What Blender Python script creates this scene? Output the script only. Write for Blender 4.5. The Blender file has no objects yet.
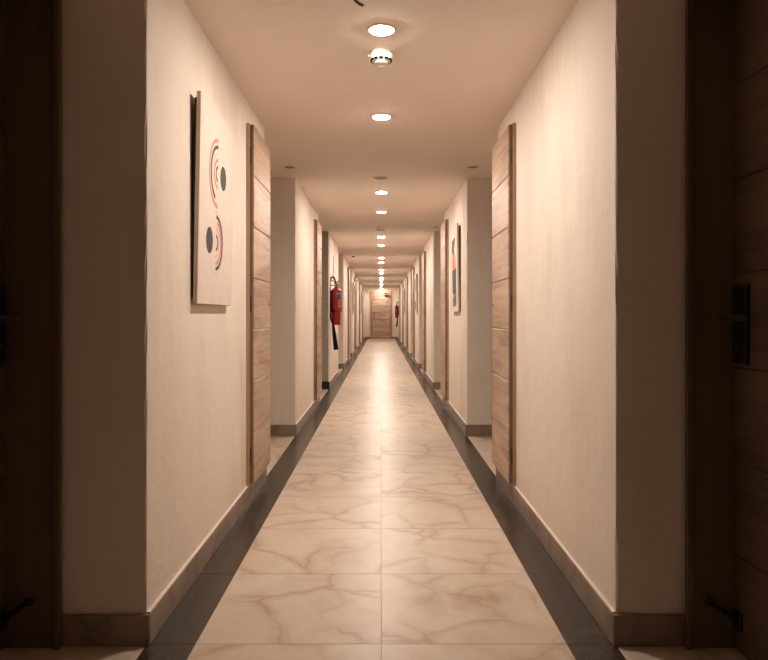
import bpy, math, random
from mathutils import Vector, Matrix
random.seed(7)
sc = bpy.context.scene
COL = sc.collection
PI = math.pi

# ------------------------------------------------------------------ camera, world, exposure
CAM_H = 1.062
F_PX = 685.0
cam_data = bpy.data.cameras.new('camera')
cam = bpy.data.objects.new('camera', cam_data)
COL.objects.link(cam)
cam.location = (0, 0, CAM_H)
cam.rotation_euler = (PI / 2, 0, 0)
cam_data.sensor_fit = 'HORIZONTAL'
cam_data.sensor_width = 36.0
cam_data.lens = F_PX / 768 * 36.0
cam_data.shift_x = 2.8 / 768
cam_data.shift_y = -14.5 / 768
cam_data.clip_start = 0.02
cam_data.clip_end = 100
sc.camera = cam

world = bpy.data.worlds.new('world')
sc.world = world
world.use_nodes = True
world.node_tree.nodes['Background'].inputs[0].default_value = (0, 0, 0, 1)
world.node_tree.nodes['Background'].inputs[1].default_value = 0.0

sc.view_settings.view_transform = 'Standard'
sc.view_settings.look = 'None'
sc.view_settings.gamma = 1.0
sc.view_settings.use_curve_mapping = False
sc.view_settings.exposure = 0.06
LAMP = 715.0                      # radiance of a lit downlight
LAMP_COL = (1.0, 0.865, 0.75)

sc.cycles.max_bounces = 14
sc.cycles.diffuse_bounces = 10
sc.cycles.glossy_bounces = 6
sc.cycles.use_denoising = True
sc.cycles.sample_clamp_indirect = 6.0

# ------------------------------------------------------------------ dimensions (metres)
W = 0.757          # half width of the corridor
B = 0.600          # half width of the light tiles
H = 2.275          # ceiling
P = 3.83           # module
C0 = 2.21          # first corner
PIER = 2.24        # wall length between two alcoves
ALCS = {-1: 1.045, 1: 0.995}    # alcove back walls
LEAFS = {-1: 1.20, 1: 1.125}  # door leaf planes
END = 31.0
BACK = -9.28  # unseen corridor behind the camera, lengthened so light escapes from the foreground
NMOD = 8
corner = lambda k: C0 + P * k
SIDE = {-1: 'left', 1: 'right'}
ORD = ['first', 'second', 'third', 'fourth', 'fifth', 'sixth', 'seventh', 'eighth', 'ninth',
       'tenth', 'eleventh', 'twelfth', 'thirteenth', 'fourteenth', 'fifteenth', 'sixteenth']

# ------------------------------------------------------------------ materials
def new_mat(name):
    m = bpy.data.materials.new(name); m.use_nodes = True
    nt = m.node_tree
    return m, nt, nt.nodes['Principled BSDF']

def N(nt, t, **kw):
    n = nt.nodes.new(t)
    for k, v in kw.items():
        if k in ('operation', 'blend_type', 'data_type', 'feature', 'distance', 'noise_dimensions', 'wave_type', 'bands_direction'):
            setattr(n, k, v)
        else:
            n.inputs[k].default_value = v
    return n

def ramp(nt, fac, stops):
    r = nt.nodes.new('ShaderNodeValToRGB')
    el = r.color_ramp.elements
    while len(el) < len(stops): el.new(0.5)
    for e, (p, c) in zip(el, stops):
        e.position = p; e.color = (*c, 1) if len(c) == 3 else c
    nt.links.new(fac, r.inputs[0])
    return r

def coords(nt, scale=(1, 1, 1), rnd=True, which='Object'):
    tc = nt.nodes.new('ShaderNodeTexCoord')
    mp = nt.nodes.new('ShaderNodeMapping')
    mp.inputs['Scale'].default_value = scale
    if rnd:
        oi = nt.nodes.new('ShaderNodeObjectInfo')
        ml = N(nt, 'ShaderNodeMath', operation='MULTIPLY'); ml.inputs[1].default_value = 57.3
        nt.links.new(oi.outputs['Random'], ml.inputs[0])
        cb = nt.nodes.new('ShaderNodeCombineXYZ')
        for i in range(3): nt.links.new(ml.outputs[0], cb.inputs[i])
        ad = N(nt, 'ShaderNodeVectorMath', operation='ADD')
        nt.links.new(tc.outputs[which], ad.inputs[0]); nt.links.new(cb.outputs[0], ad.inputs[1])
        nt.links.new(ad.outputs[0], mp.inputs['Vector'])
    else:
        nt.links.new(tc.outputs[which], mp.inputs['Vector'])
    return mp.outputs[0]

def mix(nt, fac, a, b, blend='MIX'):
    m = nt.nodes.new('ShaderNodeMix'); m.data_type = 'RGBA'; m.blend_type = blend
    for sock, v in ((m.inputs[0], fac), (m.inputs[6], a), (m.inputs[7], b)):
        if hasattr(v, 'is_output') or isinstance(v, bpy.types.NodeSocket): nt.links.new(v, sock)
        elif isinstance(v, tuple): sock.default_value = (*v, 1)
        else: sock.default_value = v
    return m.outputs[2]

def bump(nt, bs, h, strength, dist=0.01):
    b = nt.nodes.new('ShaderNodeBump'); b.inputs['Strength'].default_value = strength
    b.inputs['Distance'].default_value = dist
    nt.links.new(h, b.inputs['Height']); nt.links.new(b.outputs[0], bs.inputs['Normal'])

def plain(name, col, rough=0.5, metal=0.0, spec=0.5):
    m, nt, bs = new_mat(name)
    n = N(nt, 'ShaderNodeTexNoise', Scale=9.0, Detail=3.0)
    nt.links.new(coords(nt), n.inputs['Vector'])
    c = mix(nt, n.outputs[0], tuple(x * 0.93 for x in col), tuple(min(1, x * 1.07) for x in col))
    nt.links.new(c, bs.inputs['Base Color'])
    bs.inputs['Roughness'].default_value = rough
    bs.inputs['Metallic'].default_value = metal
    bs.inputs['Specular IOR Level'].default_value = spec
    return m

def mat_plaster(name, col, stain, rough=0.75):
    m, nt, bs = new_mat(name)
    v = coords(nt, rnd=False)
    n1 = N(nt, 'ShaderNodeTexNoise', Scale=1.6, Detail=5.0, Roughness=0.6); nt.links.new(v, n1.inputs['Vector'])
    v2 = coords(nt, scale=(1, 1, 0.25), rnd=False)
    n2 = N(nt, 'ShaderNodeTexNoise', Scale=5.0, Detail=6.0, Roughness=0.65); nt.links.new(v2, n2.inputs['Vector'])
    f1 = ramp(nt, n1.outputs[0], [(0.34, (0, 0, 0)), (0.66, (1, 1, 1))])
    f2 = ramp(nt, n2.outputs[0], [(0.40, (0, 0, 0)), (0.75, (1, 1, 1))])
    ml = N(nt, 'ShaderNodeMath', operation='MULTIPLY'); nt.links.new(f1.outputs[0], ml.inputs[0]); nt.links.new(f2.outputs[0], ml.inputs[1])
    c = mix(nt, ml.outputs[0], col, stain)
    nt.links.new(c, bs.inputs['Base Color'])
    bs.inputs['Roughness'].default_value = rough
    bs.inputs['Specular IOR Level'].default_value = 0.25
    n3 = N(nt, 'ShaderNodeTexNoise', Scale=55.0, Detail=4.0); nt.links.new(v, n3.inputs['Vector'])
    n4 = N(nt, 'ShaderNodeTexNoise', Scale=7.0, Detail=3.0); nt.links.new(v, n4.inputs['Vector'])
    a = N(nt, 'ShaderNodeMath', operation='MULTIPLY_ADD'); a.inputs[1].default_value = 4.0
    nt.links.new(n4.outputs[0], a.inputs[0]); nt.links.new(n3.outputs[0], a.inputs[2])
    bump(nt, bs, a.outputs[0], 0.22, 0.004)
    return m

def mat_marble(name, base, cloud, vein, rough, scale=1.0, vein_amt=0.62):
    m, nt, bs = new_mat(name)
    v = coords(nt, scale=(scale,) * 3)
    n = N(nt, 'ShaderNodeTexNoise', Scale=3.2, Detail=3.0, Roughness=0.5); nt.links.new(v, n.inputs['Vector'])
    ofs = N(nt, 'ShaderNodeVectorMath', operation='MULTIPLY_ADD'); ofs.inputs[1].default_value = (0.30,) * 3
    nt.links.new(n.outputs['Color'], ofs.inputs[0]); nt.links.new(v, ofs.inputs[2])
    vo = nt.nodes.new('ShaderNodeTexVoronoi'); vo.feature = 'DISTANCE_TO_EDGE'; vo.inputs['Scale'].default_value = 2.9
    nt.links.new(ofs.outputs[0], vo.inputs['Vector'])
    thin = ramp(nt, vo.outputs['Distance'], [(0.0, (1, 1, 1)), (0.03, (0.5,) * 3), (0.13, (0, 0, 0))])
    nb = N(nt, 'ShaderNodeTexNoise', Scale=3.0, Detail=2.0); nt.links.new(v, nb.inputs['Vector'])
    gate = ramp(nt, nb.outputs[0], [(0.36, (0.08,) * 3), (0.60, (1, 1, 1))])
    ml = N(nt, 'ShaderNodeMath', operation='MULTIPLY'); nt.links.new(thin.outputs[0], ml.inputs[0]); nt.links.new(gate.outputs[0], ml.inputs[1])
    m2 = N(nt, 'ShaderNodeMath', operation='MULTIPLY'); m2.inputs[1].default_value = vein_amt; nt.links.new(ml.outputs[0], m2.inputs[0])
    nc = N(nt, 'ShaderNodeTexNoise', Scale=4.5, Detail=6.0, Roughness=0.65); nt.links.new(ofs.outputs[0], nc.inputs['Vector'])
    cl = ramp(nt, nc.outputs[0], [(0.35, (0, 0, 0)), (0.72, (1, 1, 1))])
    c = mix(nt, cl.outputs[0], base, cloud)
    c = mix(nt, m2.outputs[0], c, vein)
    nt.links.new(c, bs.inputs['Base Color'])
    bs.inputs['Roughness'].default_value = rough
    bs.inputs['Specular IOR Level'].default_value = 0.5
    nr = N(nt, 'ShaderNodeTexNoise', Scale=14.0, Detail=3.0); nt.links.new(v, nr.inputs['Vector'])
    bump(nt, bs, nr.outputs[0], 0.03, 0.002)
    return m

def mat_wood(name, light, dark, axis, rough=0.45):
    # axis: 0,1,2 = direction of the grain
    m, nt, bs = new_mat(name)
    s = [34.0, 34.0, 34.0]; s[axis] = 1.6
    v = coords(nt, scale=tuple(s))
    n = N(nt, 'ShaderNodeTexNoise', Scale=1.0, Detail=7.0, Roughness=0.68, Distortion=0.6); nt.links.new(v, n.inputs['Vector'])
    s2 = [5.0, 5.0, 5.0]; s2[axis] = 0.9
    v2 = coords(nt, scale=tuple(s2))
    n2 = N(nt, 'ShaderNodeTexNoise', Scale=1.0, Detail=3.0, Distortion=1.2); nt.links.new(v2, n2.inputs['Vector'])
    f = N(nt, 'ShaderNodeMath', operation='ADD'); nt.links.new(n.outputs[0], f.inputs[0]); nt.links.new(n2.outputs[0], f.inputs[1])
    r = ramp(nt, f.outputs[0], [(0.0, dark), (0.62, dark), (1.0, tuple((a + b) / 2 for a, b in zip(light, dark))), (1.0, light)])
    r.color_ramp.elements[0].position = 0.0
    h = N(nt, 'ShaderNodeMath', operation='MULTIPLY'); h.inputs[1].default_value = 0.5; nt.links.new(f.outputs[0], h.inputs[0])
    nt.links.remove(r.inputs[0].links[0]); nt.links.new(h.outputs[0], r.inputs[0])
    for e, p in zip(r.color_ramp.elements, (0.0, 0.36, 0.47, 0.60)): e.position = p
    nt.links.new(r.outputs[0], bs.inputs['Base Color'])
    bs.inputs['Roughness'].default_value = rough
    bs.inputs['Specular IOR Level'].default_value = 0.35
    bump(nt, bs, n.outputs[0], 0.12, 0.002)
    return m

def mat_emit(name, col, strength):
    m, nt, bs = new_mat(name)
    bs.inputs['Base Color'].default_value = (0.8, 0.8, 0.8, 1)
    bs.inputs['Emission Color'].default_value = (*col, 1)
    bs.inputs['Emission Strength'].default_value = strength
    return m

M = {}
M['wall'] = mat_plaster('wall plaster', (0.75, 0.675, 0.60), (0.62, 0.525, 0.43))
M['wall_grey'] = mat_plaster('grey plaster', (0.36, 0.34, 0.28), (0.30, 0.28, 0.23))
M['ceiling'] = mat_plaster('ceiling paint', (0.87, 0.775, 0.695), (0.84, 0.74, 0.655), 0.85)
M['tile'] = mat_marble('cream marble tile', (0.60, 0.505, 0.42), (0.52, 0.415, 0.315), (0.29, 0.145, 0.068), 0.36)
M['tile'].node_tree.nodes['Principled BSDF'].inputs['Specular IOR Level'].default_value = 0.3
M['granite'] = mat_marble('dark granite', (0.036, 0.027, 0.020), (0.056, 0.043, 0.032), (0.03, 0.02, 0.015), 0.25, 2.0, 0.4)
M['granite'].node_tree.nodes['Principled BSDF'].inputs['Specular IOR Level'].default_value = 0.3
M['skirting'] = mat_marble('brown marble skirting', (0.23, 0.17, 0.12), (0.31, 0.23, 0.165), (0.11, 0.065, 0.04), 0.38, 1.5, 0.7)
M['skirting_black'] = plain('black skirting', (0.006, 0.006, 0.006), 0.4)
M['grout'] = plain('grout', (0.30, 0.21, 0.14), 0.6)
OAK_L, OAK_D = (0.53, 0.385, 0.285), (0.27, 0.165, 0.11)
M['oak_y'] = mat_wood('oak grain along corridor', OAK_L, OAK_D, 1)
M['oak_x'] = mat_wood('oak grain across', OAK_L, OAK_D, 0)
M['oak_z'] = mat_wood('oak grain upright', (0.44, 0.30, 0.21), (0.27, 0.17, 0.115), 2)
M['shaded_y'] = mat_wood('shaded oak grain along', (0.15, 0.10, 0.062), (0.065, 0.041, 0.025), 1)  # room door oak, darkened in colour to stand for the unlit alcoves
M['shaded_z'] = mat_wood('shaded oak upright', (0.15, 0.10, 0.065), (0.09, 0.06, 0.037), 2)  # jamb oak with the same alcove shade mixed into its tones
M['edge_dark'] = mat_wood('oak edge', (0.24, 0.15, 0.10), (0.15, 0.09, 0.06), 2)
M['void'] = plain('dark gap', (0.02, 0.014, 0.01), 0.8)
M['black'] = plain('black metal', (0.012, 0.011, 0.010), 0.35)
M['bronze'] = plain('bronze', (0.20, 0.14, 0.09), 0.32, 0.9)
M['steel'] = plain('steel', (0.42, 0.38, 0.33), 0.35, 0.9)
M['hinge'] = plain('tarnished hinge', (0.10, 0.07, 0.05), 0.45, 0.5)
M['white'] = plain('white plastic', (0.80, 0.76, 0.70), 0.4)
M['slot'] = plain('slot black', (0.003, 0.003, 0.003), 1.0, 0.0, 0.0)
M['rubber'] = plain('black rubber', (0.004, 0.004, 0.004), 0.7, 0.0, 0.2)
M['rim'] = plain('downlight rim', (0.78, 0.72, 0.64), 0.45)
M['lens_off'] = plain('unlit lens', (0.20, 0.165, 0.13), 0.4)
M['lamp'] = mat_emit('lit lens', LAMP_COL, LAMP)
M['red'] = plain('red paint', (0.30, 0.012, 0.012), 0.30)
M['red_dark'] = plain('red paint sleeve', (0.36, 0.012, 0.012), 0.35)
M['brass'] = plain('brass', (0.45, 0.30, 0.10), 0.3, 0.9)
M['label_blue'] = plain('blue print', (0.08, 0.10, 0.20), 0.5)
M['label_white'] = plain('pale print', (0.62, 0.35, 0.28), 0.5)
M['canvas'] = plain('canvas', (0.67, 0.575, 0.505), 0.8)
M['canvas_edge'] = plain('canvas edge', (0.57, 0.46, 0.36), 0.8)
M['ink'] = plain('ink black', (0.045, 0.038, 0.033), 0.7)
M['coral'] = plain('ink coral', (0.60, 0.20, 0.18), 0.7)
M['pink'] = plain('ink pink', (0.72, 0.42, 0.36), 0.7)
M['palegrey'] = plain('ink pale grey', (0.58, 0.52, 0.47), 0.7)
M['inkgrey'] = plain('ink slate', (0.07, 0.066, 0.07), 0.7)
M['inkblue'] = plain('ink blue grey', (0.11, 0.11, 0.12), 0.7)

# ------------------------------------------------------------------ mesh helpers
class MB:
    def __init__(s): s.v = []; s.f = []
    def box(s, x0, x1, y0, y1, z0, z1):
        if x0 > x1: x0, x1 = x1, x0
        b = len(s.v)
        s.v += [(x0, y0, z0), (x1, y0, z0), (x1, y1, z0), (x0, y1, z0), (x0, y0, z1), (x1, y0, z1), (x1, y1, z1), (x0, y1, z1)]
        s.f += [tuple(b + i for i in q) for q in ((0, 3, 2, 1), (4, 5, 6, 7), (0, 1, 5, 4), (1, 2, 6, 5), (2, 3, 7, 6), (3, 0, 4, 7))]
        return s
    def cbox(s, x0, x1, y0, y1, z0, z1, c):
        # box with chamfered edges
        if x0 > x1: x0, x1 = x1, x0
        import bmesh
        bm = bmesh.new()
        vs = [bm.verts.new(p) for p in [(x0, y0, z0), (x1, y0, z0), (x1, y1, z0), (x0, y1, z0), (x0, y0, z1), (x1, y0, z1), (x1, y1, z1), (x0, y1, z1)]]
        for q in ((0, 3, 2, 1), (4, 5, 6, 7), (0, 1, 5, 4), (1, 2, 6, 5), (2, 3, 7, 6), (3, 0, 4, 7)):
            bm.faces.new([vs[i] for i in q])
        bmesh.ops.bevel(bm, geom=bm.edges[:], offset=c, segments=1, affect='EDGES')
        bm.verts.index_update()
        b = len(s.v)
        s.v += [tuple(v.co) for v in bm.verts]
        s.f += [tuple(b + v.index for v in f.verts) for f in bm.faces]
        bm.free()
        return s
    def lathe(s, prof, n=24, c=(0, 0, 0), axis='z', cap=True):
        b = len(s.v)
        for (r, h) in prof:
            for i in range(n):
                a = 2 * PI * i / n
                p = (r * math.cos(a), r * math.sin(a), h)
                if axis == 'x': p = (p[2], p[0], p[1])
                if axis == 'y': p = (p[1], p[2], p[0])
                s.v.append((p[0] + c[0], p[1] + c[1], p[2] + c[2]))
        m = len(prof)
        for j in range(m - 1):
            for i in range(n):
                k = (i + 1) % n
                s.f.append((b + j * n + i, b + j * n + k, b + (j + 1) * n + k, b + (j + 1) * n + i))
        if cap:
            s.f.append(tuple(b + i for i in reversed(range(n))))
            s.f.append(tuple(b + (m - 1) * n + i for i in range(n)))
        return s
    def tube(s, pts, r, n=8):
        pts = [Vector(p) for p in pts]
        rs = r if isinstance(r, (list, tuple)) else [r] * len(pts)
        b = len(s.v)
        prev = None
        for j, p in enumerate(pts):
            d = (pts[min(j + 1, len(pts) - 1)] - pts[max(j - 1, 0)]).normalized()
            up = Vector((0, 0, 1)) if abs(d.z) < 0.95 else Vector((0, 1, 0))
            u = d.cross(up).normalized() if prev is None else (prev - d * prev.dot(d)).normalized()
            prev = u
            w = d.cross(u)
            for i in range(n):
                a = 2 * PI * i / n
                s.v.append(tuple(p + (u * math.cos(a) + w * math.sin(a)) * rs[j]))
        for j in range(len(pts) - 1):
            for i in range(n):
                k = (i + 1) % n
                s.f.append((b + j * n + i, b + j * n + k, b + (j + 1) * n + k, b + (j + 1) * n + i))
        s.f.append(tuple(b + i for i in reversed(range(n))))
        s.f.append(tuple(b + (len(pts) - 1) * n + i for i in range(n)))
        return s
    def mesh(s, name, m, smooth=False):
        me = bpy.data.meshes.new(name)
        me.from_pydata(s.v, [], s.f); me.update()
        import bmesh
        bm = bmesh.new(); bm.from_mesh(me)
        bmesh.ops.recalc_face_normals(bm, faces=bm.faces[:])
        bm.to_mesh(me); bm.free()
        me.materials.append(M[m])
        if smooth:
            me.polygons.foreach_set('use_smooth', [True] * len(me.polygons))
            try: me.set_sharp_from_angle(angle=math.radians(35))
            except Exception: pass
        return me

def put(name, me, parent=None, loc=(0, 0, 0), rot=(0, 0, 0)):
    o = bpy.data.objects.new(name, me)
    COL.objects.link(o); o.location = loc; o.rotation_euler = rot
    if parent: o.parent = parent
    return o
def build(name, mb, m, parent=None, loc=(0, 0, 0), smooth=False):
    return put(name, mb.mesh(name, m, smooth), parent, loc)
def empty(name, loc=(0, 0, 0), rot=(0, 0, 0)):
    o = bpy.data.objects.new(name, None); o.empty_display_size = 0.1
    COL.objects.link(o); o.location = loc; o.rotation_euler = rot
    return o
def tag(o, label=None, cat=None, group=None, kind=None):
    if label: o['label'] = label
    if cat: o['category'] = cat
    if group: o['group'] = group
    if kind: o['kind'] = kind
    return o
CACHE = {}
def cached(key, fn):
    if key not in CACHE: CACHE[key] = fn()
    return CACHE[key]

# ------------------------------------------------------------------ walls
def pier(mb, s, y0, y1, seed):
    # plastered block with slightly rounded, uneven arrises
    rnd = random.Random(seed)
    r = 0.007
    plan = [(W + r, y0), (W + r * 0.3, y0 + r * 0.3), (W, y0 + r), (W, y1 - r), (W + r * 0.3, y1 - r * 0.3), (W + r, y1), (1.30, y1), (1.30, y0)]
    L = 30
    b = len(mb.v)
    off = [[0.0] * 8 for _ in range(L + 1)]
    for c in (0, 1, 2, 3, 4, 5):
        if c in (0, 3):
            w = [rnd.gauss(0, 0.0016) for _ in range(L + 1)]
        for j in range(L + 1):
            off[j][c] = w[j]
    for j in range(L + 1):
        for i, (x, y) in enumerate(plan):
            dx = dy = 0
            if i in (1,): dx = off[j][i]; dy = off[j][i]
            if i in (4,): dx = off[j][i]; dy = -off[j][i]
            mb.v.append((s * (x + dx), y + dy, H * j / L))
    for j in range(L):
        for i in range(8):
            k = (i + 1) % 8
            mb.f.append((b + j * 8 + i, b + j * 8 + k, b + (j + 1) * 8 + k, b + (j + 1) * 8 + i))
    mb.f.append(tuple(b + i for i in range(8)))
    mb.f.append(tuple(b + L * 8 + i for i in range(8)))

DOOR_W = 0.90
for s in (-1, 1):
    ALC, LEAF = ALCS[s], LEAFS[s]
    mb = MB()
    pier(mb, s, BACK, corner(-1) + PIER, 50 + s)
    for k in range(NMOD):
        y0 = corner(k); y1 = min(y0 + PIER, END) if k < NMOD - 1 else END
        pier(mb, s, y0, y1, k * 2 + (s + 1))
        # alcove in front of the corner: back wall, door head, closing wall behind the leaf
        a0 = corner(k - 1) + PIER; a1 = y0
        d0 = a1 - 0.02 - DOOR_W - 0.02
        mb.box(s * ALC, s * 1.30, a0, d0, 0, H)
        mb.box(s * ALC, s * 1.30, d0, a1, 2.11, H)
        mb.box(s * 1.26, s * 1.30, d0, a1, 0, 2.11)
    o = build('wall_' + SIDE[s], mb, 'wall')
    tag(o, 'cream plaster corridor wall on the %s, stepped by door alcoves' % SIDE[s], kind='structure')
    if s == -1:
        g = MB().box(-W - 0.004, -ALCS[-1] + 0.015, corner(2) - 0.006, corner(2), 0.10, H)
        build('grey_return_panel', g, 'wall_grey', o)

mb = MB().box(-1.30, 1.30, END, END + 0.15, 0, H)
we = build('wall_end', mb, 'wall'); tag(we, 'cream end wall behind the far wooden door', kind='structure')
mb = MB().box(-1.30, 1.30, BACK - 0.15, BACK, 0, H)
wb = build('wall_back', mb, 'wall'); tag(wb, 'cream wall closing the corridor behind the viewer', kind='structure')
mb = MB().box(-1.30, 1.30, BACK - 0.15, END + 0.15, H, H + 0.12)
ce = build('ceiling', mb, 'ceiling'); tag(ce, 'flat cream painted corridor ceiling', kind='structure')

# ------------------------------------------------------------------ floor: slab, marble tiles, granite border
mb = MB().box(-1.30, 1.30, BACK - 0.15, END + 0.15, -0.08, -0.0012)
fl = build('floor', mb, 'grout'); tag(fl, 'polished cream marble tile floor with dark granite borders', kind='structure')
G = 0.0012
def tile_mesh(key, wx, wy, m):
    return cached(('tile', key, round(wx, 3), round(wy, 3)), lambda: MB().box(-wx / 2 + G, wx / 2 - G, -wy / 2 + G, wy / 2 - G, -0.012, 0).mesh('floor_tile', m))
T0 = 2.2146
rows = []
y = T0
while y - 0.6 > BACK: y -= 0.6
first = y
rows.append((BACK, first))
while y < END - 0.01:
    rows.append((y, min(y + 0.6, END))); y += 0.6
for (a, b) in rows:
    if b - a < 0.02: continue
    for s in (-1, 1):
        put('marble_tile', tile_mesh('t', B, b - a, 'tile'), fl, (s * B / 2, (a + b) / 2, 0))
        put('border_tile', tile_mesh('g', W - B, b - a, 'granite'), fl, (s * (B + W) / 2, (a + b) / 2, 0))
for s in (-1, 1):
    for k in range(NMOD):
        a0 = corner(k - 1) + PIER; a1 = corner(k)
        n = 3; w = (a1 - a0) / n
        for i in range(n):
            put('marble_tile', tile_mesh('t', 1.26 - W, w, 'tile'), fl, (s * (W + 1.26) / 2, a0 + w * (i + 0.5), 0))

# ------------------------------------------------------------------ skirting tiles
SK_H, SK_T = 0.100, 0.012
for s in (-1, 1):
    ALC = ALCS[s]
    root = empty('baseboard_' + SIDE[s]); tag(root, 'brown marble skirting along the %s wall' % SIDE[s], kind='structure')
    def run_y(a, b, x, m='skirting'):
        n = max(1, round((b - a) / 0.6)); w = (b - a) / n
        for i in range(n):
            me = cached(('sky', round(w, 3), m), lambda: MB().cbox(-SK_T / 2, SK_T / 2, -w / 2 + 0.0008, w / 2 - 0.0008, 0, SK_H, 0.0015).mesh('skirting_tile', m))
            put('skirting_tile', me, root, (s * (x - SK_T / 2), a + w * (i + 0.5), 0))
    def run_x(a, b, y, m='skirting'):
        w = b - a
        me = cached(('skx', round(w, 3), m), lambda: MB().cbox(-w / 2, w / 2, -SK_T / 2, SK_T / 2, 0, SK_H + (0.012 if m != 'skirting' else 0), 0.0015).mesh('skirting_tile', m))
        put('skirting_tile', me, root, (s * (a + b) / 2, y, 0))
    for k in range(-1, NMOD):
        y0 = corner(k) if k >= 0 else BACK
        y1 = corner(k) + PIER if k < NMOD - 1 else END
        run_y(y0, y1, W)
        w_ = y1 - y0 - 0.004
        me = cached(('fillet', round(w_, 3)), lambda: MB().box(-0.005, 0.005, -w_ / 2, w_ / 2, 0, 0.005).mesh('plaster_fillet', 'wall'))
        put('plaster_fillet', me, root, (s * (W - 0.005), (y0 + y1) / 2, SK_H))
        if k >= 0:
            blk = (s == -1 and k == 2)
            run_x(W - SK_T + (0 if blk else 0.001), ALC - 0.016, y0 - SK_T / 2 - (0.007 if blk else 0), 'skirting_black' if blk else 'skirting')
        if k < NMOD - 1:
            run_x(W - SK_T + 0.001, ALC, y1 + SK_T / 2)
            run_y(y1 + SK_T, corner(k + 1) - 0.02 - DOOR_W - 0.05, ALC)
be = empty('baseboard_end', (0, END, 0)); tag(be, 'brown marble skirting beside the far end door', kind='structure')
for s in (-1, 1):
    build('skirting_tile', MB().cbox(s * 0.49, s * (W - SK_T), -SK_T, 0, 0, SK_H, 0.0015), 'skirting', be)

# ------------------------------------------------------------------ room doors in the alcoves
PLANKS = 7
def lever_set(parent, s, x, y, z, far=1):
    # plate on the face x (facing -s), lever runs towards the hinge side
    pl = put('handle_plate', cached(('plate', s), lambda: MB().cbox(0, -s * 0.014, -0.040, 0.040, -0.146, 0.100, 0.003).mesh('handle_plate', 'black')), parent, (x, y, z))
    put('lever', cached(('lever', s), lambda: MB().tube([(-s * 0.010, 0.012, 0), (-s * 0.052, 0.012, 0), (-s * 0.062, 0.006, 0), (-s * 0.064, -0.010, 0), (-s * 0.064, -0.125, -0.003)], [0.010, 0.010, 0.0105, 0.0105, 0.0085], 10).mesh('lever', 'bronze', True)), pl)
    put('keyhole', cached(('key', s), lambda: MB().lathe([(0.010, 0), (0.010, 0.004), (0.006, 0.006)], 14, (0, 0, 0), 'x').mesh('keyhole', 'bronze', True)), pl, (-s * 0.014 if s < 0 else -s * 0.020, 0, -0.09))
    return pl
dn = 0
for k in range(NMOD):
    for s in (-1, 1):
        dn += 1
        ALC, LEAF = ALCS[s], LEAFS[s]
        y1 = corner(k)
        d = empty('door_%d' % dn, (s * LEAF, y1, 0))
        where = ('beside the viewer' if k == 0 else 'in the %s alcove down the corridor' % ORD[k - 1])
        tag(d, 'shade-darkened wooden plank room door %s, %s side' % (where, SIDE[s]), kind='structure')
        # frame: jambs and head lining the opening (depth from the alcove face to behind the leaf)
        fx0, fx1 = -(LEAF - ALC) - 0.014, 0.05
        def jamb():
            return (MB().box(s * fx0, s * fx1, -0.02, -0.001, 0, 2.11), )
        j = put('jamb', cached(('jamb', s), lambda: MB().box(s * fx0, s * fx1, -0.022, -0.0005, 0, 2.1095).mesh('jamb', 'shaded_z')), d)
        put('stop_bead', cached(('bead', s), lambda: MB().cbox(s * (fx0 - 0.010), s * (fx0 + 0.012), -0.036, -0.0222, 0, 2.10, 0.003).mesh('stop_bead', 'shaded_z')), j)
        put('jamb', cached(('jamb2', s), lambda: MB().box(s * fx0, s * fx1, -0.94, -0.918, 0, 2.1095).mesh('jamb', 'shaded_z')), d)
        put('door_head', cached(('head', s), lambda: MB().box(s * fx0, s * fx1, -0.918, -0.022, 2.088, 2.1095).mesh('door_head', 'shaded_y')), d)
        put('leaf_core', cached(('core', s), lambda: MB().box(s * 0.004, s * 0.040, -0.916, -0.024, 0.006, 2.086).mesh('leaf_core', 'void')), d)
        ph = 2.078 / PLANKS
        for i in range(PLANKS):
            put('plank', cached(('dplank', s), lambda: MB().cbox(0, s * 0.010, -0.445, 0.445, -ph / 2 + 0.0012, ph / 2 - 0.0012, 0.0015).mesh('plank', 'shaded_y')), d, (0, -0.47, 0.008 + ph * (i + 0.5)))
        lever_set(d, s, 0, -0.080, 1.057)
        st = put('door_stop', cached(('dstop', s), lambda: MB().cbox(0, -s * 0.012, -0.022, 0.022, -0.03, 0.03, 0.003).mesh('door_stop', 'black')), d, (0, -0.060, 0.105))
        put('stop_arm', cached(('sarm', s), lambda: MB().tube([(-s * 0.01, 0, 0), (-s * 0.085, 0.010, 0.052)], 0.0085, 10).mesh('stop_arm', 'black', True)), st)
        put('rubber_foot', cached(('sfoot', s), lambda: MB().lathe([(0.010, -0.012), (0.0135, -0.008), (0.0135, 0.008), (0.010, 0.012)], 14, (0, 0, 0), 'x').mesh('rubber_foot', 'black', True)), st, (-s * 0.088, 0.010, 0.054))
        for z in (0.25, 1.05, 1.85):
            put('hinge', cached(('dhinge', s), lambda: MB().lathe([(0.006, -0.05), (0.006, 0.05)], 10).mesh('hinge', 'steel', True)), d, (-s * 0.006, -0.913, z))

# far door in the end wall
d = empty('door_%d' % (dn + 1), (0, END, 0))
tag(d, 'light oak plank door closing the far end of the corridor', kind='structure')
for s in (-1, 1):
    build('jamb', MB().cbox(s * 0.390, s * 0.487, -0.035, 0, 0, 2.155, 0.003), 'oak_z', d)
build('door_head', MB().cbox(-0.390, 0.390, -0.035, 0, 2.078, 2.155, 0.003), 'oak_x', d)
build('leaf_core', MB().box(-0.388, 0.388, -0.014, -0.001, 0.006, 2.076), 'void', d)
ph = 2.07 / PLANKS
for i in range(PLANKS):
    put('plank', cached('eplank', lambda: MB().cbox(-0.387, 0.387, -0.010, 0, -ph / 2 + 0.006, ph / 2 - 0.006, 0.004).mesh('plank', 'oak_x')), d, (0, -0.014, 0.006 + ph * (i + 0.5)))
pl = build('handle_plate', MB().cbox(-0.022, 0.022, -0.012, 0, -0.13, 0.13, 0.003), 'bronze', d, (-0.320, -0.024, 1.10))
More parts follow.
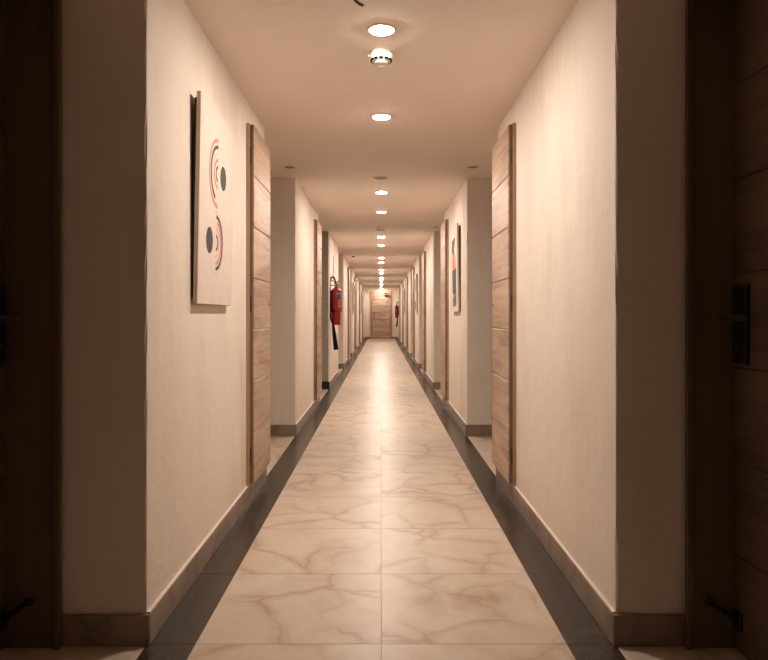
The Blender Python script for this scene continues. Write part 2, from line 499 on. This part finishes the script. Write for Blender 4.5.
build('lever', MB().tube([(0, -0.012, 0), (0, -0.05, 0), (0.012, -0.058, 0), (0.12, -0.058, 0)], 0.010), 'bronze', pl, smooth=True)
cl = build('door_closer', MB().cbox(-0.10, 0.10, -0.06, 0, -0.03, 0.03, 0.006), 'black', d, (0.25, -0.024, 1.955))
build('closer_arm', MB().tube([(0.08, -0.03, 0.03), (0.06, -0.20, 0.075), (-0.12, -0.03, 0.10)], 0.009), 'black', cl)

# ------------------------------------------------------------------ service hatches on the corridor wall
HZ0, HZ1 = 0.112, 2.142
def hatch(s, k):
    yc = corner(k) + 1.925
    r = empty('service_hatch', (s * W, yc, HZ0))
    hh = HZ1 - HZ0
    put('frame', cached(('hframe', s), lambda: MB().box(0, -s * 0.018, -0.295, -0.262, 0, hh).box(0, -s * 0.018, 0.262, 0.295, 0, hh).box(0, -s * 0.018, -0.262, 0.262, 0, 0.03).box(0, -s * 0.018, -0.262, 0.262, hh - 0.03, hh).mesh('frame', 'oak_z')), r)
    put('leaf_core', cached(('hcore', s), lambda: MB().box(-s * 0.019, -s * 0.033, -0.278, 0.284, 0.004, hh - 0.004).mesh('leaf_core', 'edge_dark')), r)
    p = (hh - 0.006) / PLANKS
    for i in range(PLANKS):
        put('plank', cached(('hplank', s), lambda: MB().cbox(0, -s * 0.009, -0.282, 0.282, -p / 2 + 0.0016, p / 2 - 0.0016, 0.003).mesh('plank', 'oak_y')), r, (-s * 0.033, 0.004, 0.003 + p * (i + 0.5)))
    for z in (0.16, hh * 0.5, hh - 0.18):
        hg = put('hinge', cached(('hhinge', s), lambda: MB().box(-s * 0.021, -s * 0.027, -0.2795, -0.276, -0.045, 0.045).mesh('hinge', 'hinge')), r, (0, 0, z))
        put('hinge_pin', cached(('hpin', s), lambda: MB().lathe([(0.0025, -0.045), (0.0025, 0.045)], 8).mesh('hinge_pin', 'hinge', True)), hg, (-s * 0.020, -0.2805, 0))
    put('lock', cached(('hlock', s), lambda: MB().lathe([(0.011, -0.0015), (0.011, 0.0015), (0.006, 0.003)] if s < 0 else [(0.006, -0.003), (0.011, -0.0015), (0.011, 0.0015)], 16, (0, 0, 0), 'x').mesh('lock', 'black', True)), r, (-s * 0.0425, 0.235, 1.015))
    return r
HLAB = {(-1, 0): 'tall oak plank service hatch just past the canvas with circles',
        (1, 0): 'tall oak plank service hatch on the bare wall opposite the canvas with circles',
        (-1, 1): 'narrow oak service hatch before the grey alcove and nearer fire extinguisher',
        (1, 1): 'oak service hatch just past the framed print with a pink shape'}
for k in range(NMOD - 1):
    for s in (-1, 1):
        if (s, k) == (-1, 2): continue
        r = hatch(s, k)
        tag(r, HLAB.get((s, k), 'oak service hatch on the %s pier along the %s wall' % (ORD[k], SIDE[s])), 'service hatch', 'oak service hatches along the corridor', 'thing')

# ------------------------------------------------------------------ pictures
def disc(cy, cz, r, x, s, n=28):
    mb = MB(); mb.lathe([(r, 0), (r, 0.0008)], n, (0, 0, 0), 'x')
    mb.v = [(x - s * abs(v[0]), v[1] + cy, v[2] + cz) for v in mb.v]
    return mb
def arc(cy, cz, r0, r1, a0, a1, x, s, n=22):
    mb = MB()
    for i in range(n + 1):
        a = math.radians(a0 + (a1 - a0) * i / n)
        for (r, dx) in ((r0, 0), (r1, 0), (r1, 0.0008), (r0, 0.0008)):
            mb.v.append((x - s * dx, cy + r * math.cos(a), cz + r * math.sin(a)))
    for i in range(n):
        for j in range(4):
            q = (j + 1) % 4
            mb.f.append((i * 4 + j, i * 4 + q, i * 4 + 4 + q, i * 4 + 4 + j))
    mb.f += [(0, 1, 2, 3), (n * 4, n * 4 + 1, n * 4 + 2, n * 4 + 3)]
    return mb
def poly(pts, x, s):
    mb = MB(); n = len(pts)
    for dx in (0, 0.0008):
        mb.v += [(x - s * dx, p[0], p[1]) for p in pts]
    mb.f = [tuple(range(n)), tuple(range(n, 2 * n))] + [(i, (i + 1) % n, n + (i + 1) % n, n + i) for i in range(n)]
    return mb

def canvas_circles(y0, s=-1):
    # pivot at the bottom edge on the wall; leans out a little at the top
    r = empty('wall_canvas', (s * W, y0 + 0.312, 1.110), (0, 0, 0))
    r.rotation_euler = (0, -s * math.radians(1.05), 0)
    hw, hh = 0.312, 0.845
    build('canvas', MB().cbox(-s * 0.009, -s * 0.0255, -hw, hw, 0, hh, 0.0015), 'canvas_edge', r)
    f = build('canvas_face', MB().box(-s * 0.0254, -s * 0.0262, -hw + 0.001, hw - 0.001, 0.001, hh - 0.001), 'canvas', r)
    build('gap_shade', MB().box(-s * 0.0005, -s * 0.009, -hw + 0.004, hw - 0.03, 0.025, hh - 0.025), 'void', r)  # near-black block added as the shade in the gap behind the canvas
    x = -s * 0.0262
    cu, cl_ = 0.575, 0.272
    def A(nm, mb, m): build(nm, mb, m, f)
    A('printed_arc', arc(-0.012, cu, 0.136, 0.152, 90, 270, x, s), 'coral')
    A('printed_arc', arc(-0.012, cu, 0.108, 0.124, 90, 250, x, s), 'ink')
    A('printed_arc', arc(-0.012, cu, 0.080, 0.096, 110, 200, x, s), 'palegrey')
    A('printed_arc', arc(-0.012, cu, 0.052, 0.066, 90, 270, x, s), 'coral')
    A('printed_arc', arc(-0.012, cu, 0.024, 0.036, 90, 270, x, s), 'ink')
    A('printed_dot', disc(0.092, cu, 0.055, x, s), 'ink')
    A('printed_arc', arc(-0.022, cl_, 0.128, 0.136, -90, 60, x, s), 'palegrey')
    A('printed_arc', arc(-0.022, cl_, 0.106, 0.122, -90, 90, x, s), 'ink')
    A('printed_arc', arc(-0.022, cl_, 0.082, 0.098, -90, 80, x, s), 'coral')
    A('printed_arc', arc(-0.022, cl_, 0.054, 0.068, -90, 90, x, s), 'pink')
    A('printed_arc', arc(-0.022, cl_, 0.024, 0.036, -90, 90, x, s), 'ink')
    A('printed_arc', arc(-0.022, cl_ + 0.145, 0.0, 0.018, 200, 380, x, s), 'palegrey')
    A('printed_dot', disc(-0.136, cl_, 0.056, x, s), 'ink')
    return r
tag(canvas_circles(2.72), 'cream canvas with two dark dots inside coral and black arcs', 'painting', 'pictures on the corridor walls')

def print_picture(s, y0, style):
    r = empty('framed_print', (s * W, y0 + 0.312, 1.100))
    r.rotation_euler = (0, -s * math.radians(0.9), 0)
    hw, hh = 0.312, 0.845
    build('canvas', MB().cbox(-s * 0.009, -s * 0.0255, -hw, hw, 0, hh, 0.0015), 'canvas_edge', r)
    f = build('canvas_face', MB().box(-s * 0.0254, -s * 0.0262, -hw + 0.001, hw - 0.001, 0.001, hh - 0.001), 'canvas', r)
    build('gap_shade', MB().box(-s * 0.0005, -s * 0.009, -hw + 0.004, hw - 0.03, 0.025, hh - 0.025), 'void', r)  # shade between print and wall, put in as a near-black block
    x = -s * 0.0262
    if style == 0:
        build('printed_shape', poly([(-0.16, 0.73), (0.14, 0.71), (0.16, 0.60), (0.02, 0.56), (-0.05, 0.62)], x, s), 'inkgrey', f)
        build('printed_shape', poly([(-0.06, 0.61), (0.02, 0.555), (0.10, 0.59), (0.14, 0.50), (0.16, 0.42), (-0.19, 0.43), (-0.12, 0.52)], x, s), 'coral', f)
        build('printed_shape', poly([(-0.19, 0.425), (0.16, 0.415), (0.14, 0.20), (0.05, 0.16), (-0.17, 0.18)], x, s), 'inkgrey', f)
        build('printed_shape', poly([(-0.17, 0.175), (0.05, 0.155), (0.12, 0.12), (0.10, 0.05), (-0.15, 0.06)], x, s), 'inkblue', f)
    else:
        build('printed_shape', poly([(-0.17, 0.74), (0.17, 0.74), (0.17, 0.52), (-0.17, 0.40)], x, s), 'inkblue', f)
        build('printed_shape', poly([(-0.17, 0.39), (0.17, 0.51), (0.17, 0.30), (-0.17, 0.26)], x, s), 'palegrey' if style == 1 else 'coral', f)
        build('printed_shape', poly([(-0.17, 0.25), (0.17, 0.29), (0.17, 0.08), (-0.17, 0.08)], x, s), 'inkgrey', f)
    return r
for (s, k, st, lab) in ((1, 1, 0, 'pale print with black, pink and grey shape beyond the bare wall'),
                        (1, 3, 1, 'pale print seen edge-on past the third hatch of the right wall'),
                        (-1, 4, 2, 'pale blue-grey print seen edge-on beyond the nearer fire extinguisher'),
                        (1, 5, 1, 'small far pale print on the sixth pier of the right wall'),
                        (-1, 6, 1, 'tiny far pale print on the seventh pier of the left wall')):
    tag(print_picture(s, corner(k) + 0.47, st), lab, 'painting', 'pictures on the corridor walls')

# ------------------------------------------------------------------ fire extinguishers
def extinguisher(s, y, z0, lab):
    xo = W - 0.088
    r = empty('fire_extinguisher', (s * xo, y, z0))
    R = 0.083
    body = build('cylinder_body', MB().lathe([(0.060, 0.0), (0.067, 0.006), (0.068, 0.175), (0.068, 0.19), (R - 0.002, 0.20), (R, 0.205), (R, 0.485), (R - 0.008, 0.515), (R - 0.028, 0.54), (0.030, 0.553), (0.026, 0.575)], 32), 'red', r, smooth=True)
    build('band', MB().lathe([(R + 0.001, 0.196), (R + 0.003, 0.198), (R + 0.003, 0.214), (R + 0.001, 0.216)], 32), 'black', body, smooth=True)
    # printed label wraps the side that faces down the corridor towards the viewer
    def patch(a0, a1, z0_, z1_, m, nm, rr):
        mb = MB(); n = 10
        for i in range(n + 1):
            a = math.radians(a0 + (a1 - a0) * i / n)
            for q, z in ((rr, z0_), (rr, z1_), (R - 0.0005, z1_), (R - 0.0005, z0_)):
                mb.v.append((-s * q * math.sin(a), -q * math.cos(a), z))
        for i in range(n):
            for j in range(4):
                w = (j + 1) % 4
                mb.f.append((i * 4 + j, i * 4 + w, i * 4 + 4 + w, i * 4 + 4 + j))
        mb.f += [(0, 1, 2, 3), (n * 4, n * 4 + 1, n * 4 + 2, n * 4 + 3)]
        build(nm, mb, m, body)
    patch(5, 70, 0.405, 0.455, 'label_blue', 'printed_emblem', R + 0.0006)
    patch(15, 60, 0.46, 0.472, 'label_white', 'printed_line', R + 0.0006)
    for i in range(5):
        patch(20, 52, 0.365 - i * 0.026, 0.378 - i * 0.026, 'label_white', 'printed_line', R + 0.0006)
    v = build('valve', MB().lathe([(0.022, 0.570), (0.022, 0.60), (0.016, 0.605), (0.016, 0.625), (0.010, 0.63)], 16), 'brass', r, smooth=True)
    build('squeeze_lever', MB().tube([(0.0, 0.03, 0.618), (-s * 0.01, -0.03, 0.626), (-s * 0.045, -0.085, 0.655)], [0.008, 0.009, 0.007]).tube([(0, 0.02, 0.602), (-s * 0.012, -0.04, 0.600), (-s * 0.04, -0.09, 0.590)], [0.007, 0.008, 0.007]), 'black', v, smooth=True)
    pts = []
    for i in range(15):
        a = PI * i / 14
        pts.append((s * (0.012 + 0.040 - 0.040 * math.cos(a)) - 0.0, 0.035 * math.sin(a) - 0.03, 0.612 + 0.105 * math.sin(a)))
    lx = pts[-1][0]
    pts += [(lx + s * 0.0, -0.055, 0.56), (lx * 0.93, -0.080, 0.50), (lx * 0.88, -0.086, 0.30), (lx * 0.80, -0.080, 0.10), (lx * 0.45, -0.050, -0.01)]
    hose = build('hose', MB().tube(pts, 0.0125, 10), 'rubber', r, smooth=True)
    build('horn', MB().tube([(lx * 0.45, -0.060, 0.0), (lx * 0.40, -0.060, -0.05), (lx * 0.22, -0.060, -0.18), (-s * 0.002, -0.060, -0.365)], [0.020, 0.024, 0.030, 0.038], 14), 'rubber', hose, smooth=True)
    build('wall_bracket', MB().box(s * R, s * 0.0875, -0.02, 0.02, 0.25, 0.66).box(s * 0.02, s * 0.0875, -0.012, 0.012, 0.585, 0.597), 'black', r)
    build('hanging_rod', MB().tube([(s * 0.045, 0, 0.66), (s * 0.045, 0, 1.03)], 0.0045, 8).box(s * 0.041, s * 0.0875, -0.006, 0.006, 0.65, 0.665), 'hinge', r)
    tag(r, lab, 'fire extinguisher', 'fire extinguishers on the corridor walls')
extinguisher(-1, corner(2) + 0.33, 0.920, 'red fire extinguisher with black horn hanging beyond the second oak hatch')
extinguisher(1, 29.6, 0.95, 'tiny far red fire extinguisher hanging beside the end door')

# ------------------------------------------------------------------ ceiling fixtures
def downlight(x, y, r, lit, lab, grp):
    o = empty('downlight', (x, y, H))
    put('rim', cached(('rim', r), lambda: MB().lathe([(r * 1.22, 0), (r * 1.22, -0.003), (r * 1.12, -0.007), (r * 1.0, -0.007), (r, -0.0005)], 32).mesh('rim', 'rim', True)), o)
    put('lens', cached(('lens', r, lit), lambda: MB().lathe([(r * 0.99, -0.001), (r * 0.99, -0.0074), (r * 0.85, -0.0092), (r * 0.4, -0.0105)] if lit else [(r * 0.99, -0.001), (r * 0.99, -0.0062)], 32).mesh('lens', 'lamp' if lit else 'lens_off', lit)), o)
    tag(o, lab, 'downlight', grp)
n = 0
for k in range(NMOD):
    for dy in (0.69, 1.96):
        y = corner(k) + dy
        if k == NMOD - 1 and dy < 1: y = END - 0.40
        if y > END - 0.3: continue
        lab = {0: 'lit round ceiling downlight nearest the viewer, before the white smoke detector',
               1: 'lit round ceiling downlight just beyond the white smoke detector'}.get(n, '%s lit round downlight down the ceiling centre line' % ORD[n])
        downlight(0.002, y, 0.050, True, lab, 'lit downlights along the ceiling'); n += 1
downlight(-0.005, 6.02, 0.062, False, 'dark unlit downlight on the ceiling centre line', 'unlit downlights')
for k in range(1, NMOD):
    for s in (-1, 1):
        if (s, k) not in ((-1, 1), (1, 1), (1, 2)): continue
        downlight(s * 0.745 + (0 if k == 1 else 0), corner(k) - 0.46, 0.042, False,
                  'unlit small downlight at the %s %s alcove' % (ORD[k - 1], SIDE[s]), 'unlit downlights')

def detector(y, lab, x=0.0):
    o = empty('smoke_detector', (x, y, H))
    put('base', cached('sdb', lambda: MB().lathe([(0.044, 0), (0.045, -0.006), (0.050, -0.012)], 36).mesh('base', 'white', True)), o)
    put('head', cached('sdh', lambda: MB().lathe([(0.050, -0.010), (0.0535, -0.017), (0.0535, -0.026), (0.049, -0.037), (0.043, -0.045), (0.034, -0.050)], 36).mesh('head', 'white', True)), o)
    put('cap', cached('sdc', lambda: MB().lathe([(0.031, -0.048), (0.031, -0.055), (0.024, -0.059), (0.010, -0.060)], 36).mesh('cap', 'rim', True)), o)
    me = cached('sds', lambda: MB().cbox(-0.0095, 0.0095, -0.003, 0.003, -0.0042, 0.0042, 0.001).mesh('slot', 'slot'))
    for i in range(12):
        a = 2 * PI * i / 12
        put('slot', me, o, (0.0462 * math.sin(a), -0.0462 * math.cos(a), -0.0415), (0, 0, a))
    put('indicator', cached('sdi', lambda: MB().lathe([(0.004, 0.052), (0.004, 0.060), (0.002, 0.062)], 10, (0, 0, 0), 'x').mesh('indicator', 'white', True)), o, (-0.112, -0.01, -0.022))
    tag(o, lab, 'smoke detector', 'smoke detectors on the ceiling')
detector(3.15, 'white round smoke detector between the two nearest downlights')
detector(9.42, 'small smoke detector in shade between far downlights', -0.005)

o = empty('sprinkler_head', (0.005, 30.2, H))
build('drop_pipe', MB().lathe([(0.022, 0), (0.022, -0.01), (0.014, -0.012), (0.014, -0.09)], 14), 'black', o, smooth=True)
build('deflector', MB().lathe([(0.030, -0.088), (0.042, -0.10), (0.042, -0.112)], 14), 'black', o, smooth=True)
tag(o, 'small black sprinkler hanging in front of the far end door', 'sprinkler')
o = empty('ceiling_sensor', (-0.57, 14.0, H))
build('base', MB().lathe([(0.03, 0), (0.03, -0.008), (0.02, -0.014)], 16), 'black', o, smooth=True)
build('lens', MB().lathe([(0.016, -0.013), (0.014, -0.024), (0.006, -0.03)], 16), 'black', o, smooth=True)
tag(o, 'tiny black sensor on the ceiling near the left wall, far down', 'sensor')

o = build('loose_cable', MB().tube([(-0.150, 2.44, H), (-0.140, 2.455, 2.262), (-0.122, 2.50, 2.249), (-0.098, 2.56, 2.2405), (-0.082, 2.585, 2.2375), (-0.070, 2.600, 2.2395)], 0.0055, 8), 'black', smooth=True)
tag(o, 'short black cable end dangling from the ceiling at the top edge', 'cable')
